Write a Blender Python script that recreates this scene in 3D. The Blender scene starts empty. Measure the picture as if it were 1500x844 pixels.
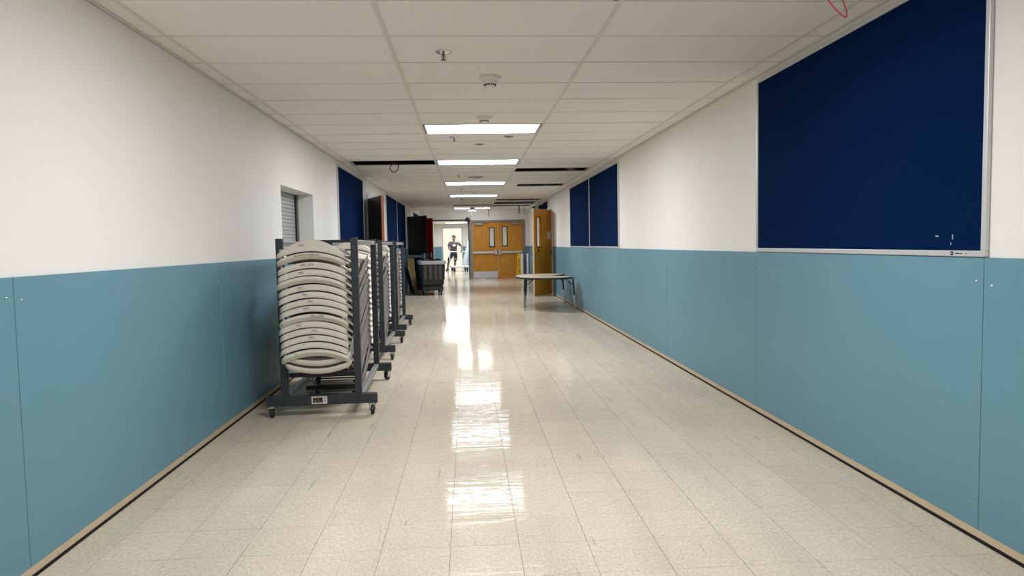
import bpy, bmesh, math, random
from mathutils import Vector, Matrix, Euler
random.seed(7)
sc = bpy.context.scene
COL = sc.collection
PI = math.pi

# ------------------------------------------------------------------ camera
EYE = 1.32
YAW, PITCH, ROLL, FPX = 0.0617357, 0.0628624, 0.0186209, 1028.79
cam_d = bpy.data.cameras.new('camera')
cam = bpy.data.objects.new('camera', cam_d); COL.objects.link(cam)
fw = Vector((math.sin(YAW)*math.cos(PITCH), math.cos(YAW)*math.cos(PITCH), -math.sin(PITCH)))
rt = Vector((math.cos(YAW), -math.sin(YAW), 0)); dn = fw.cross(rt)
r2 = math.cos(ROLL)*rt + math.sin(ROLL)*dn
d2 = -math.sin(ROLL)*rt + math.cos(ROLL)*dn
mw = Matrix.Identity(4)
for i in range(3):
    mw[i][0] = r2[i]; mw[i][1] = -d2[i]; mw[i][2] = -fw[i]
mw[2][3] = EYE
cam.matrix_world = mw
cam_d.sensor_width = 36.0; cam_d.lens = 36.0*FPX/1500.0
cam_d.clip_start = 0.05; cam_d.clip_end = 200
sc.camera = cam

# ------------------------------------------------------------------ world, light level, exposure
W = bpy.data.worlds.new('daylight'); sc.world = W; W.use_nodes = True
W.node_tree.nodes['Background'].inputs[0].default_value = (1.0, 0.92, 0.74, 1)
W.node_tree.nodes['Background'].inputs[1].default_value = 1.05
LAMP = 35.0            # emission of the ceiling lenses
LAMP_FAR = 40.0       # lenses in the bright hall beyond the cross doors
sc.view_settings.view_transform = 'Standard'
sc.view_settings.look = 'None'
sc.view_settings.gamma = 1.0
sc.view_settings.use_curve_mapping = False
sc.view_settings.exposure = 0.0

# ------------------------------------------------------------------ materials
MATS = {}
def srgb(r, g, b):
    f = lambda c: (c/12.92 if c <= 0.04045 else ((c+0.055)/1.055)**2.4)
    return (f(r/255), f(g/255), f(b/255))
def mat(name, col, rough=0.5, metal=0.0, var=0.06, scale=8.0, bump=0.0, bscale=60.0, spec=0.5, stretch=(1, 1, 1), world=False, rnd=0.0, rvar=0.0):
    m = bpy.data.materials.new(name); m.use_nodes = True
    nt = m.node_tree; N = nt.nodes; L = nt.links
    b = N['Principled BSDF']
    b.inputs['Roughness'].default_value = rough
    b.inputs['Metallic'].default_value = metal
    b.inputs['Specular IOR Level'].default_value = spec
    if world:
        g = N.new('ShaderNodeNewGeometry'); co = g.outputs['Position']
    else:
        g = N.new('ShaderNodeTexCoord'); co = g.outputs['Object']
    mp = N.new('ShaderNodeMapping'); mp.inputs['Scale'].default_value = stretch
    L.new(co, mp.inputs[0])
    nz = N.new('ShaderNodeTexNoise'); nz.inputs['Scale'].default_value = scale; nz.inputs['Detail'].default_value = 5
    L.new(mp.outputs[0], nz.inputs['Vector'])
    mr = N.new('ShaderNodeMapRange')
    mr.inputs['From Min'].default_value = 0.25; mr.inputs['From Max'].default_value = 0.75
    mr.inputs['To Min'].default_value = 1-var; mr.inputs['To Max'].default_value = 1+var
    L.new(nz.outputs['Fac'], mr.inputs['Value'])
    val = mr.outputs[0]
    if rnd:
        oi = N.new('ShaderNodeObjectInfo')
        mr2 = N.new('ShaderNodeMapRange'); mr2.inputs['To Min'].default_value = 1-rnd; mr2.inputs['To Max'].default_value = 1+rnd
        L.new(oi.outputs['Random'], mr2.inputs['Value'])
        mu = N.new('ShaderNodeMath'); mu.operation = 'MULTIPLY'
        L.new(val, mu.inputs[0]); L.new(mr2.outputs[0], mu.inputs[1]); val = mu.outputs[0]
    vm = N.new('ShaderNodeVectorMath'); vm.operation = 'SCALE'
    vm.inputs[0].default_value = col
    L.new(val, vm.inputs['Scale'])
    L.new(vm.outputs[0], b.inputs['Base Color'])
    if rvar:
        mr3 = N.new('ShaderNodeMapRange')
        mr3.inputs['From Min'].default_value = 0.3; mr3.inputs['From Max'].default_value = 0.7
        mr3.inputs['To Min'].default_value = rough-rvar; mr3.inputs['To Max'].default_value = rough+rvar
        L.new(nz.outputs['Fac'], mr3.inputs['Value']); L.new(mr3.outputs[0], b.inputs['Roughness'])
    if bump:
        n2 = N.new('ShaderNodeTexNoise'); n2.inputs['Scale'].default_value = bscale; n2.inputs['Detail'].default_value = 3
        L.new(mp.outputs[0], n2.inputs['Vector'])
        bp = N.new('ShaderNodeBump'); bp.inputs['Strength'].default_value = bump; bp.inputs['Distance'].default_value = 0.01
        L.new(n2.outputs['Fac'], bp.inputs['Height']); L.new(bp.outputs[0], b.inputs['Normal'])
    MATS[name] = m
    return m
def emit(name, col, s):
    m = bpy.data.materials.new(name); m.use_nodes = True
    nt = m.node_tree; nt.nodes.remove(nt.nodes['Principled BSDF'])
    e = nt.nodes.new('ShaderNodeEmission'); e.inputs[0].default_value = (*col, 1); e.inputs[1].default_value = s
    nt.links.new(e.outputs[0], nt.nodes['Material Output'].inputs[0])
    MATS[name] = m
    return m
def floor_material():
    m = bpy.data.materials.new('vinyl_tile'); m.use_nodes = True
    N = m.node_tree.nodes; L = m.node_tree.links; b = N['Principled BSDF']
    g = N.new('ShaderNodeNewGeometry')
    # fine chips of the composition tile
    mp = N.new('ShaderNodeMapping'); mp.inputs['Scale'].default_value = (1.0, 0.55, 1)
    L.new(g.outputs['Position'], mp.inputs[0])
    n1 = N.new('ShaderNodeTexNoise'); n1.inputs['Scale'].default_value = 85; n1.inputs['Detail'].default_value = 3
    L.new(mp.outputs[0], n1.inputs['Vector'])
    r1 = N.new('ShaderNodeValToRGB')
    e = r1.color_ramp.elements
    e[0].position = 0.30; e[0].color = (*srgb(186, 174, 152), 1)
    e[1].position = 0.66; e[1].color = (*srgb(207, 196, 175), 1)
    L.new(n1.outputs['Fac'], r1.inputs['Fac'])
    # traffic dirt in long streaks along the hall
    mp2 = N.new('ShaderNodeMapping'); mp2.inputs['Scale'].default_value = (2.2, 0.35, 1)
    L.new(g.outputs['Position'], mp2.inputs[0])
    n2 = N.new('ShaderNodeTexNoise'); n2.inputs['Scale'].default_value = 1.6; n2.inputs['Detail'].default_value = 6
    L.new(mp2.outputs[0], n2.inputs['Vector'])
    m2 = N.new('ShaderNodeMapRange'); m2.inputs['From Min'].default_value = 0.3; m2.inputs['From Max'].default_value = 0.7
    m2.inputs['To Min'].default_value = 0.9; m2.inputs['To Max'].default_value = 1.04
    L.new(n2.outputs['Fac'], m2.inputs['Value'])
    oi = N.new('ShaderNodeObjectInfo')
    m3 = N.new('ShaderNodeMapRange'); m3.inputs['To Min'].default_value = 0.965; m3.inputs['To Max'].default_value = 1.02
    L.new(oi.outputs['Random'], m3.inputs['Value'])
    mp6 = N.new('ShaderNodeMapping'); mp6.inputs['Scale'].default_value = (11.0, 1.3, 1); mp6.inputs['Rotation'].default_value = (0, 0, 0.08)
    L.new(g.outputs['Position'], mp6.inputs[0])
    n6 = N.new('ShaderNodeTexNoise'); n6.inputs['Scale'].default_value = 1.7; n6.inputs['Detail'].default_value = 4
    L.new(mp6.outputs[0], n6.inputs['Vector'])
    m6 = N.new('ShaderNodeMapRange'); m6.inputs['From Min'].default_value = 0.66; m6.inputs['From Max'].default_value = 0.75
    m6.inputs['To Min'].default_value = 1.0; m6.inputs['To Max'].default_value = 0.72
    L.new(n6.outputs['Fac'], m6.inputs['Value'])
    mu0 = N.new('ShaderNodeMath'); mu0.operation = 'MULTIPLY'
    L.new(m2.outputs[0], mu0.inputs[0]); L.new(m6.outputs[0], mu0.inputs[1])
    mu = N.new('ShaderNodeMath'); mu.operation = 'MULTIPLY'
    L.new(mu0.outputs[0], mu.inputs[0]); L.new(m3.outputs[0], mu.inputs[1])
    vm = N.new('ShaderNodeVectorMath'); vm.operation = 'SCALE'
    L.new(r1.outputs[0], vm.inputs[0]); L.new(mu.outputs[0], vm.inputs['Scale'])
    L.new(vm.outputs[0], b.inputs['Base Color'])
    # worn wax: gloss varies
    n3 = N.new('ShaderNodeTexNoise'); n3.inputs['Scale'].default_value = 9; n3.inputs['Detail'].default_value = 6
    L.new(mp.outputs[0], n3.inputs['Vector'])
    m4 = N.new('ShaderNodeMapRange'); m4.inputs['From Min'].default_value = 0.3; m4.inputs['From Max'].default_value = 0.7
    m4.inputs['To Min'].default_value = 0.045; m4.inputs['To Max'].default_value = 0.11
    L.new(n3.outputs['Fac'], m4.inputs['Value']); L.new(m4.outputs[0], b.inputs['Roughness'])
    n5 = N.new('ShaderNodeTexNoise'); n5.inputs['Scale'].default_value = 26; n5.inputs['Detail'].default_value = 6; n5.inputs['Roughness'].default_value = 0.65
    mp5 = N.new('ShaderNodeMapping'); mp5.inputs['Scale'].default_value = (0.5, 1.0, 1)
    L.new(g.outputs['Position'], mp5.inputs[0]); L.new(mp5.outputs[0], n5.inputs['Vector'])
    m5 = N.new('ShaderNodeMapRange'); m5.inputs['From Min'].default_value = 0.38; m5.inputs['From Max'].default_value = 0.68
    m5.inputs['To Min'].default_value = 0.0; m5.inputs['To Max'].default_value = 0.05
    L.new(n5.outputs['Fac'], m5.inputs['Value']); L.new(m5.outputs[0], b.inputs['Specular IOR Level'])
    n4 = N.new('ShaderNodeTexNoise'); n4.inputs['Scale'].default_value = 2.2; n4.inputs['Detail'].default_value = 4; n4.inputs['Roughness'].default_value = 0.55
    mp4 = N.new('ShaderNodeMapping'); mp4.inputs['Scale'].default_value = (0.9, 6.0, 1)
    L.new(g.outputs['Position'], mp4.inputs[0]); L.new(mp4.outputs[0], n4.inputs['Vector'])
    bp = N.new('ShaderNodeBump'); bp.inputs['Strength'].default_value = 0.10; bp.inputs['Distance'].default_value = 0.014
    L.new(n4.outputs['Fac'], bp.inputs['Height']); L.new(bp.outputs[0], b.inputs['Normal'])
    MATS['vinyl_tile'] = m
floor_material()
def wood_material(name, c1, c2, rough=0.4):
    m = bpy.data.materials.new(name); m.use_nodes = True
    N = m.node_tree.nodes; L = m.node_tree.links; b = N['Principled BSDF']
    tc = N.new('ShaderNodeTexCoord')
    mp = N.new('ShaderNodeMapping'); mp.inputs['Scale'].default_value = (9, 9, 0.7)
    L.new(tc.outputs['Object'], mp.inputs[0])
    n1 = N.new('ShaderNodeTexNoise'); n1.inputs['Scale'].default_value = 3.0; n1.inputs['Detail'].default_value = 6; n1.inputs['Distortion'].default_value = 0.6
    L.new(mp.outputs[0], n1.inputs['Vector'])
    r1 = N.new('ShaderNodeValToRGB'); e = r1.color_ramp.elements
    e[0].position = 0.3; e[0].color = (*c1, 1); e[1].position = 0.7; e[1].color = (*c2, 1)
    L.new(n1.outputs['Fac'], r1.inputs['Fac']); L.new(r1.outputs[0], b.inputs['Base Color'])
    b.inputs['Roughness'].default_value = rough
    MATS[name] = m
def glass_material(name, col, rough=0.02, trans=1.0):
    m = bpy.data.materials.new(name); m.use_nodes = True
    N = m.node_tree.nodes; b = N['Principled BSDF']
    b.inputs['Base Color'].default_value = (*col, 1); b.inputs['Roughness'].default_value = rough
    b.inputs['Transmission Weight'].default_value = trans; b.inputs['IOR'].default_value = 1.05
    MATS[name] = m

mat('wall_paint', srgb(232, 229, 222), 0.75, var=0.015, scale=1.5, bump=0.05, bscale=140, world=True)
mat('teal_panel', srgb(100, 143, 158), 0.42, var=0.03, scale=1.2, world=True)
mat('tan_strip', srgb(196, 176, 146), 0.7)
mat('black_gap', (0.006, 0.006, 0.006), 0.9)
mat('joint_dirt', srgb(120, 108, 90), 0.8)
mat('ceiling_tile', srgb(236, 232, 226), 0.9, var=0.05, scale=170, bump=0.35, bscale=170, world=True, rnd=0.012)
mat('tee_metal', srgb(214, 210, 202), 0.55, var=0.02)
mat('plenum', (0.008, 0.008, 0.008), 0.95)
mat('navy_fabric', (0.0008, 0.0125, 0.0560), 0.95, spec=0.04, var=0.16, scale=260, bump=0.2, bscale=400, world=True)
mat('alu_frame', srgb(205, 205, 205), 0.38, metal=0.35, var=0.03)
mat('screw_metal', srgb(190, 200, 200), 0.25, metal=1.0)
mat('cart_steel', srgb(44, 48, 53), 0.42, metal=0.1, var=0.08, scale=20)
mat('rail_steel', srgb(150, 150, 148), 0.4, metal=0.5, var=0.08, scale=20)
mat('tube_steel', srgb(168, 163, 156), 0.36, metal=0.6, var=0.10, scale=12)
mat('tube_shaded', srgb(70, 66, 62), 0.4, metal=0.5, var=0.10, scale=12)  # darker copy of the tube steel, shade inside the stacks put into colour
mat('beige_plastic', srgb(206, 199, 184), 0.5, var=0.03, scale=6, rnd=0.03)
mat('black_rubber', (0.012, 0.012, 0.013), 0.55)
mat('chrome', srgb(205, 205, 205), 0.15, metal=1.0, var=0.02)
mat('marker_ink', srgb(34, 30, 28), 0.7)
mat('green_mark', srgb(150, 190, 110), 0.7)
mat('label_white', srgb(215, 210, 205), 0.5)
mat('label_dark', srgb(38, 26, 22), 0.5)
mat('shutter_slat', srgb(178, 178, 176), 0.4, metal=0.25, var=0.03)
wood_material('oak_veneer', srgb(176, 112, 16), srgb(206, 146, 34))
wood_material('dark_and_shaded_wood', srgb(20, 12, 10), srgb(30, 16, 12))  # backlit shade of the left doors painted in; dark lite frames share it
wood_material('red_wood', srgb(128, 8, 10), srgb(146, 16, 14))
wood_material('brown_wood', srgb(150, 74, 36), srgb(176, 92, 46))
mat('frame_gray', srgb(132, 128, 122), 0.45, var=0.03)
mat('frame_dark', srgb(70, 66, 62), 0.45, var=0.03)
mat('frame_pale', srgb(196, 204, 208), 0.45, var=0.03)
mat('white_plastic', srgb(222, 218, 208), 0.4, var=0.02)
mat('black_plastic', srgb(24, 24, 25), 0.5, var=0.08)
mat('rib_plastic', srgb(62, 58, 54), 0.5, var=0.08)
mat('gray_rim', srgb(150, 152, 152), 0.5, var=0.06)
mat('bag_black', (0.01, 0.012, 0.014), 0.25, bump=0.6, bscale=25)
mat('table_laminate', srgb(186, 172, 148), 0.35, var=0.06, scale=5, stretch=(1, 8, 1))
mat('yellow_plastic', srgb(244, 200, 26), 0.45, var=0.03)
mat('white_vinyl', srgb(232, 232, 232), 0.4, var=0.02)
mat('sheet_gray', srgb(150, 172, 176), 0.5, var=0.04)
mat('orange_cord', srgb(214, 92, 34), 0.5)
mat('pink_cord', srgb(232, 96, 116), 0.4)
mat('maroon_cord', srgb(96, 36, 30), 0.5)
mat('skin', srgb(104, 72, 54), 0.55, var=0.04)
mat('shirt_gray', srgb(66, 66, 66), 0.9, var=0.06, scale=30)
mat('shirt_print', srgb(205, 205, 205), 0.8)
mat('cloth_black', (0.012, 0.012, 0.014), 0.9)
mat('hair_black', (0.008, 0.007, 0.006), 0.8)
mat('cart_white', srgb(196, 197, 196), 0.4, var=0.03)
mat('khaki_board', srgb(128, 108, 62), 0.7, var=0.08)
mat('dark_board', srgb(36, 24, 20), 0.6, var=0.1)
mat('outer_wall', srgb(120, 116, 110), 0.8)
emit('lamp_lens', (0.97, 0.99, 1.06), LAMP)
emit('added_lamp_lens', (0.97, 0.99, 1.04), 13.0)  # lens of the unseen light added before the cross doors
emit('lamp_lens_far', (0.97, 0.99, 1.05), LAMP_FAR)
glass_material('pane', (0.96, 0.98, 0.97))
def sheet_material():
    m = bpy.data.materials.new('clear_sheet'); m.use_nodes = True
    N = m.node_tree.nodes; L = m.node_tree.links
    b = N['Principled BSDF']; b.inputs['Base Color'].default_value = (0.9, 0.92, 0.93, 1); b.inputs['Roughness'].default_value = 0.25
    tr = N.new('ShaderNodeBsdfTransparent'); mx = N.new('ShaderNodeMixShader'); mx.inputs[0].default_value = 0.28
    L.new(tr.outputs[0], mx.inputs[1]); L.new(b.outputs[0], mx.inputs[2]); L.new(mx.outputs[0], N['Material Output'].inputs[0])
    MATS['clear_sheet'] = m
sheet_material()

# ------------------------------------------------------------------ mesh helpers
class MB:
    def __init__(s): s.v = []; s.f = []
    def add(s, vs, fs):
        o = len(s.v); s.v += [tuple(p) for p in vs]; s.f += [tuple(i+o for i in f) for f in fs]; return s
    def bx(s, x0, x1, y0, y1, z0, z1):
        return s.add([(x0,y0,z0),(x1,y0,z0),(x1,y1,z0),(x0,y1,z0),(x0,y0,z1),(x1,y0,z1),(x1,y1,z1),(x0,y1,z1)],
                     [(3,2,1,0),(4,5,6,7),(0,1,5,4),(1,2,6,5),(2,3,7,6),(3,0,4,7)])
    def tube(s, pts, r, n=8, r1=None, closed=False, up=(0,0,1)):
        pts = [Vector(p) for p in pts]; k = len(pts); rings = []
        for i, p in enumerate(pts):
            if closed: t = pts[(i+1) % k]-pts[i-1]
            else: t = pts[min(i+1,k-1)]-pts[max(i-1,0)]
            t.normalize(); u = Vector(up)
            if abs(t.dot(u)) > 0.95: u = Vector((1,0,0))
            a = t.cross(u).normalized(); b = a.cross(t).normalized()
            rr = r if r1 is None else r+(r1-r)*i/(k-1)
            rings.append([p+a*rr*math.cos(2*PI*j/n)+b*rr*math.sin(2*PI*j/n) for j in range(n)])
        vs = [q for g in rings for q in g]; fs = []
        for i in range(k if closed else k-1):
            i2 = (i+1) % k
            for j in range(n): fs.append((i*n+j, i*n+(j+1)%n, i2*n+(j+1)%n, i2*n+j))
        if not closed:
            fs.append(tuple(reversed(range(n)))); fs.append(tuple((k-1)*n+j for j in range(n)))
        return s.add(vs, fs)
    def lathe(s, prof, c=(0,0,0), n=20, axis='z', cap=True):
        vs = []; fs = []; k = len(prof)
        for (r, h) in prof:
            for j in range(n):
                a = 2*PI*j/n; x, y = r*math.cos(a), r*math.sin(a)
                q = (x,y,h) if axis == 'z' else ((h,x,y) if axis == 'x' else (y,h,x))
                vs.append((q[0]+c[0], q[1]+c[1], q[2]+c[2]))
        for i in range(k-1):
            for j in range(n): fs.append((i*n+j, i*n+(j+1)%n, (i+1)*n+(j+1)%n, (i+1)*n+j))
        if cap:
            fs.append(tuple(reversed(range(n)))); fs.append(tuple((k-1)*n+j for j in range(n)))
        return s.add(vs, fs)
    def prism(s, poly, z0, z1):
        n = len(poly); vs = [(x,y,z0) for x,y in poly]+[(x,y,z1) for x,y in poly]
        fs = [tuple(reversed(range(n))), tuple(range(n,2*n))]+[(i,(i+1)%n,n+(i+1)%n,n+i) for i in range(n)]
        return s.add(vs, fs)
    def mesh(s, name, m, smooth=None, bevel=0, seg=2):
        me = bpy.data.meshes.new(name)
        me.from_pydata(s.v, [], s.f)
        bm = bmesh.new(); bm.from_mesh(me)
        bmesh.ops.recalc_face_normals(bm, faces=bm.faces)
        if bevel:
            es = [e for e in bm.edges if len(e.link_faces) == 2 and e.calc_face_angle(0) > 0.6]
            bmesh.ops.bevel(bm, geom=es, offset=bevel, segments=seg, profile=0.5, affect='EDGES', clamp_overlap=True)
        bm.to_mesh(me); bm.free()
        if smooth is not None:
            for p in me.polygons: p.use_smooth = True
            me.set_sharp_from_angle(angle=math.radians(smooth))
        me.materials.append(MATS[m])
        return me
    def build(s, name, m, parent=None, loc=(0,0,0), rot=(0,0,0), smooth=None, bevel=0, seg=2):
        return link(name, s.mesh(name, m, smooth, bevel, seg), parent, loc, rot)
def link(name, me, parent=None, loc=(0,0,0), rot=(0,0,0)):
    o = bpy.data.objects.new(name, me); COL.objects.link(o)
    o.parent = parent; o.location = loc; o.rotation_euler = rot
    return o
def tag(o, label, cat, group=None, kind=None):
    if label: o['label'] = label
    if cat: o['category'] = cat
    if group: o['group'] = group
    if kind: o['kind'] = kind
    return o
def thing(name, label, cat, loc=(0,0,0), rot=(0,0,0), group=None, kind=None):
    o = bpy.data.objects.new(name, None); COL.objects.link(o)
    o.location = loc; o.rotation_euler = rot; o.empty_display_size = 0.1
    return tag(o, label, cat, group, kind)
def text_mesh(name, txt, size, m, shear=0.0):
    cu = bpy.data.curves.new(name, 'FONT'); cu.body = txt; cu.size = size; cu.shear = shear
    cu.align_x = 'CENTER'; cu.align_y = 'CENTER'; cu.resolution_u = 3
    o = bpy.data.objects.new(name, cu); COL.objects.link(o)
    dg = bpy.context.evaluated_depsgraph_get(); dg.update()
    me = bpy.data.meshes.new_from_object(o.evaluated_get(dg))
    bpy.data.objects.remove(o); bpy.data.curves.remove(cu)
    me.materials.clear(); me.materials.append(MATS[m]); me.name = name
    return me
def box(name, m, parent, x0, x1, y0, y1, z0, z1, bevel=0, smooth=None):
    return MB().bx(x0,x1,y0,y1,z0,z1).build(name, m, parent, bevel=bevel, smooth=smooth)

# ------------------------------------------------------------------ dimensions of the hall
CZ = 2.53                         # ceiling
WL, WR = -1.79, 2.17              # faces of the wainscot
WLP, WRP = WL-0.010, WR+0.010     # faces of the plaster above it
YB, YE, YF = -6.0, 27.2, 41.0     # behind the camera, cross doors, far end
XR2 = 2.36                        # right wall past the side door
WT = 1.225                        # wainscot top
PITCH_Y = 0.598; ROW0 = 3.578
TX = [-1.675, -0.441, 0.797, 2.031]

# ------------------------------------------------------------------ floor
floor = MB().bx(-3.7, 3.9, YB-0.2, YF+0.1, -0.2, -0.003).build('floor', 'joint_dirt')
tag(floor, 'glossy beige speckled vinyl tile floor of the hallway', 'floor', kind='structure')
P = 0.3008; X0 = -0.104; Y0 = 3.01; G = 0.0011; GY = 0.0006
cols = []
k = -7
while X0+k*P < WR:
    a, b = X0+k*P, X0+(k+1)*P
    a2, b2 = max(a, WL+0.002), min(b, WR-0.002)
    if b2-a2 > 0.02: cols.append((a2, b2))
    k += 1
tile_me = {}
def tile_mesh(w):
    key = round(w, 3)
    if key not in tile_me:
        tile_me[key] = MB().bx(-w/2+G, w/2-G, -P/2+GY, P/2-GY, -0.003, 0).mesh('floor_tile', 'vinyl_tile')
    return tile_me[key]
near = 0
rest = MB()
ry = -30
while Y0+ry*P < YF:
    y = Y0+(ry+0.5)*P
    for (a, b) in cols:
        if 2.1 < y < 8.4 and near < 300:
            o = link('floor_tile', tile_mesh(b-a), floor, ((a+b)/2, y, 0), (random.gauss(0, .0011), random.gauss(0, .0011), 0)); near += 1
        else:
            if y > YE and y < YE+0.0: continue
            t1, t2 = random.gauss(0, .00026), random.gauss(0, .00026)
            rest.add([(a+G, y-P/2+GY, -t1-t2), (b-G, y-P/2+GY, -t1+t2), (b-G, y+P/2-GY, t1+t2), (a+G, y+P/2-GY, t1-t2)], [(0,1,2,3)])
    ry += 1
o = rest.build('floor_tiling', 'vinyl_tile', floor); o['kind'] = 'stuff'

# ------------------------------------------------------------------ ceiling
ceil_ = MB().bx(-3.7, 3.9, YB-0.2, YF+0.1, 2.95, 3.05).build('ceiling', 'plenum')
tag(ceil_, 'suspended ceiling of off-white lay-in tiles in a metal grid', 'ceiling', kind='structure')
MB().bx(WLP-.02, WRP+.02, YB, ROW0-2*PITCH_Y, CZ, CZ+0.02).build('ceiling_board', 'ceiling_tile', ceil_)
MB().bx(-1.9, 2.6, YE+0.1, YF, CZ, CZ+0.02).build('ceiling_board', 'ceiling_tile', ceil_)
LIGHT_ROWS = {-1, 6, 11, 17, 23, 33}
HOLES = {(1, 11), (3, 13), (3, 26), (3, 28), (3, 29), (3, 31), (2, 30)}
CX = [(WLP, TX[0]), (TX[0], TX[1]), (TX[1], TX[2]), (TX[2], TX[3]), (TX[3], WRP)]
ct_me = {}
def ctile(w):
    key = round(w, 3)
    if key not in ct_me:
        ct_me[key] = MB().bx(-w/2+.004, w/2-.004, -PITCH_Y/2+.004, PITCH_Y/2-.004, 0.002, 0.014).mesh('ceiling_tile', 'ceiling_tile', bevel=0.0015, seg=1)
    return ct_me[key]
K0, K1 = -2, 35
yZ_END = ROW0+K1*PITCH_Y
for kk in range(K0, K1):
    yc = ROW0+(kk+0.5)*PITCH_Y
    for ci, (a, b) in enumerate(CX):
        if ci == 2 and kk in LIGHT_ROWS: continue
        if (ci, kk) in HOLES: continue
        if ci == 3 and kk == 18:      # pushed half aside
            link('ceiling_tile', ctile(.26), ceil_, (a+.13, yc, CZ)); continue
        w = b-a
        zz = CZ+random.uniform(-0.001, 0.001)
        link('ceiling_tile', ctile(w), ceil_, ((a+b)/2, yc, zz), (random.gauss(0, .0016), random.gauss(0, .0008), 0))
yA, yZ = ROW0+K0*PITCH_Y, ROW0+K1*PITCH_Y
mt = MB().bx(-.012, .012, yA, yZ, -.003, .03).mesh('main_tee', 'tee_metal')
for x in TX: link('main_tee', mt, ceil_, (x, 0, CZ))
ctm = {}
for kk in range(K0, K1+1):
    y = ROW0+kk*PITCH_Y
    for (a, b) in CX:
        key = round(b-a, 3)
        if key not in ctm: ctm[key] = MB().bx(-(b-a)/2+.012, (b-a)/2-.012, -.007, .007, -.001, .012).mesh('cross_tee', 'tee_metal')
        link('cross_tee', ctm[key], ceil_, ((a+b)/2, y, CZ))
for x0, x1 in ((WLP, WLP+.022), (WRP-.022, WRP)):
    box('wall_angle', 'tee_metal', ceil_, x0, x1, yA, yZ, CZ-.004, CZ)
    box('wall_angle', 'tee_metal', ceil_, x0 if x0 < 0 else x1-.003, x0+.003 if x0 < 0 else x1, yA, yZ, CZ-.004, CZ+.02)

def ceiling_light(y, label, lens='lamp_lens', xc=None, w=1.19, d=0.56, z=CZ):
    xc = (TX[1]+TX[2])/2 if xc is None else xc
    t = thing('ceiling_light', label, 'light', (xc, y, z), group='lit ceiling troffers')
    f = MB()
    f.bx(-w/2, w/2, -d/2, -d/2+.018, -.004, .05); f.bx(-w/2, w/2, d/2-.018, d/2, -.004, .05)
    f.bx(-w/2, -w/2+.018, -d/2, d/2, -.004, .05); f.bx(w/2-.018, w/2, -d/2, d/2, -.004, .05)
    f.bx(-w/2, w/2, -d/2, d/2, .05, .06)
    f.build('frame', 'white_plastic', t)
    n = 10; vs = []; fs = []
    for i in range(n+1):                       # lens with two shallow troughs
        v = -1+2*i/n; yy = v*(d/2-.018); zz = .010-.006*abs(math.sin(v*PI))
        vs += [(-w/2+.018, yy, zz), (w/2-.018, yy, zz)]
        if i: fs.append((2*i-2, 2*i-1, 2*i+1, 2*i))
    MB().add(vs, fs).build('lens', lens, t)
    return t
words = {-1: 'lit ceiling light nearest the camera, at the top edge of the picture', 6: 'largest whole lit rectangular ceiling light, just behind a smoke detector',
         11: 'second lit ceiling light down the hall, level with a dark ceiling hole', 17: 'third lit ceiling light down the hall, beyond a round ceiling diffuser',
         23: 'fourth lit ceiling light down the hall, beyond a white cone detector'}
for kk, lb in words.items(): ceiling_light(ROW0+(kk+.5)*PITCH_Y, lb)
yl = ROW0+33.5*PITCH_Y
ceiling_light(yl, 'left half of the farthest lit ceiling light before the cross doors', xc=-0.155, w=.53)
ceiling_light(yl, 'right half of the farthest lit ceiling light before the cross doors', xc=0.515, w=.53)
ceiling_light(25.9, 'added unseen light in the raised ceiling just before the cross doors', 'added_lamp_lens', xc=.3, z=2.90)  # unseen fixture added to light the wall over the cross doors
MB().bx(-3.6, 3.8, yZ_END-.03, yZ_END-.01, CZ+.016, 2.95).build('added_light_block', 'plenum', ceil_)  # unseen sheet added to keep that light out of the ceiling void
MB().bx(-1.9, XR2, yZ_END, YE, 2.93, 2.95).build('ceiling_board', 'ceiling_tile', ceil_)  # unseen pale board added to brighten the cross wall
for yy, s in ((-0.6, 'first'), (-4.2, 'second')):
    ceiling_light(yy, 'lit ceiling light, %s of the row behind the camera' % s, z=CZ-.012)
for yy, s in ((29.5, 'first'), (32.3, 'second'), (35.1, 'third'), (38.5, 'fourth')):
    ceiling_light(yy, 'bright ceiling light of the hall beyond the cross doors, %s from the doors' % s, 'lamp_lens_far', xc=-0.6, z=CZ-.012)

# ------------------------------------------------------------------ walls
def wall_with_openings(xa, xb, y0, y1, z1, ops):
    m = MB(); y = y0
    for (a, b, zb, zt) in sorted(ops):
        if a > y: m.bx(xa, xb, y, a, 0, z1)
        if zb > 0: m.bx(xa, xb, a, b, 0, zb)
        if zt < z1: m.bx(xa, xb, a, b, zt, z1)
        y = b
    if y < y1: m.bx(xa, xb, y, y1, 0, z1)
    return m
DOOR_L1, DOOR_L3 = (12.88, 15.1), (21.08, 22.95)
SHUT = (6.99, 8.42, 1.245, 1.935)
wall_left = wall_with_openings(WLP-.22, WLP, YB, YE, 2.95, [SHUT, (*DOOR_L1, 0, 2.2), (*DOOR_L3, 0, 2.2)]).build('wall_left', 'wall_paint')
tag(wall_left, 'white painted left wall above teal wainscot panels', 'wall', kind='structure')
DOOR_R = (18.06, 18.98)
wall_right = wall_with_openings(WRP, WRP+.22, YB, 21.5, 2.95, [(*DOOR_R, 0, 2.2)])
wall_right.bx(XR2, XR2+.2, 21.3, YE, 0, 2.95)
wall_right = wall_right.build('wall_right', 'wall_paint')
tag(wall_right, 'white painted right wall above teal wainscot panels', 'wall', kind='structure')
wb = MB().bx(-2.2, 2.6, YB-.2, YB, 0, 2.95).build('wall_back', 'wall_paint')
tag(wb, 'white end wall of the hallway behind the camera', 'wall', kind='structure')
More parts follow.
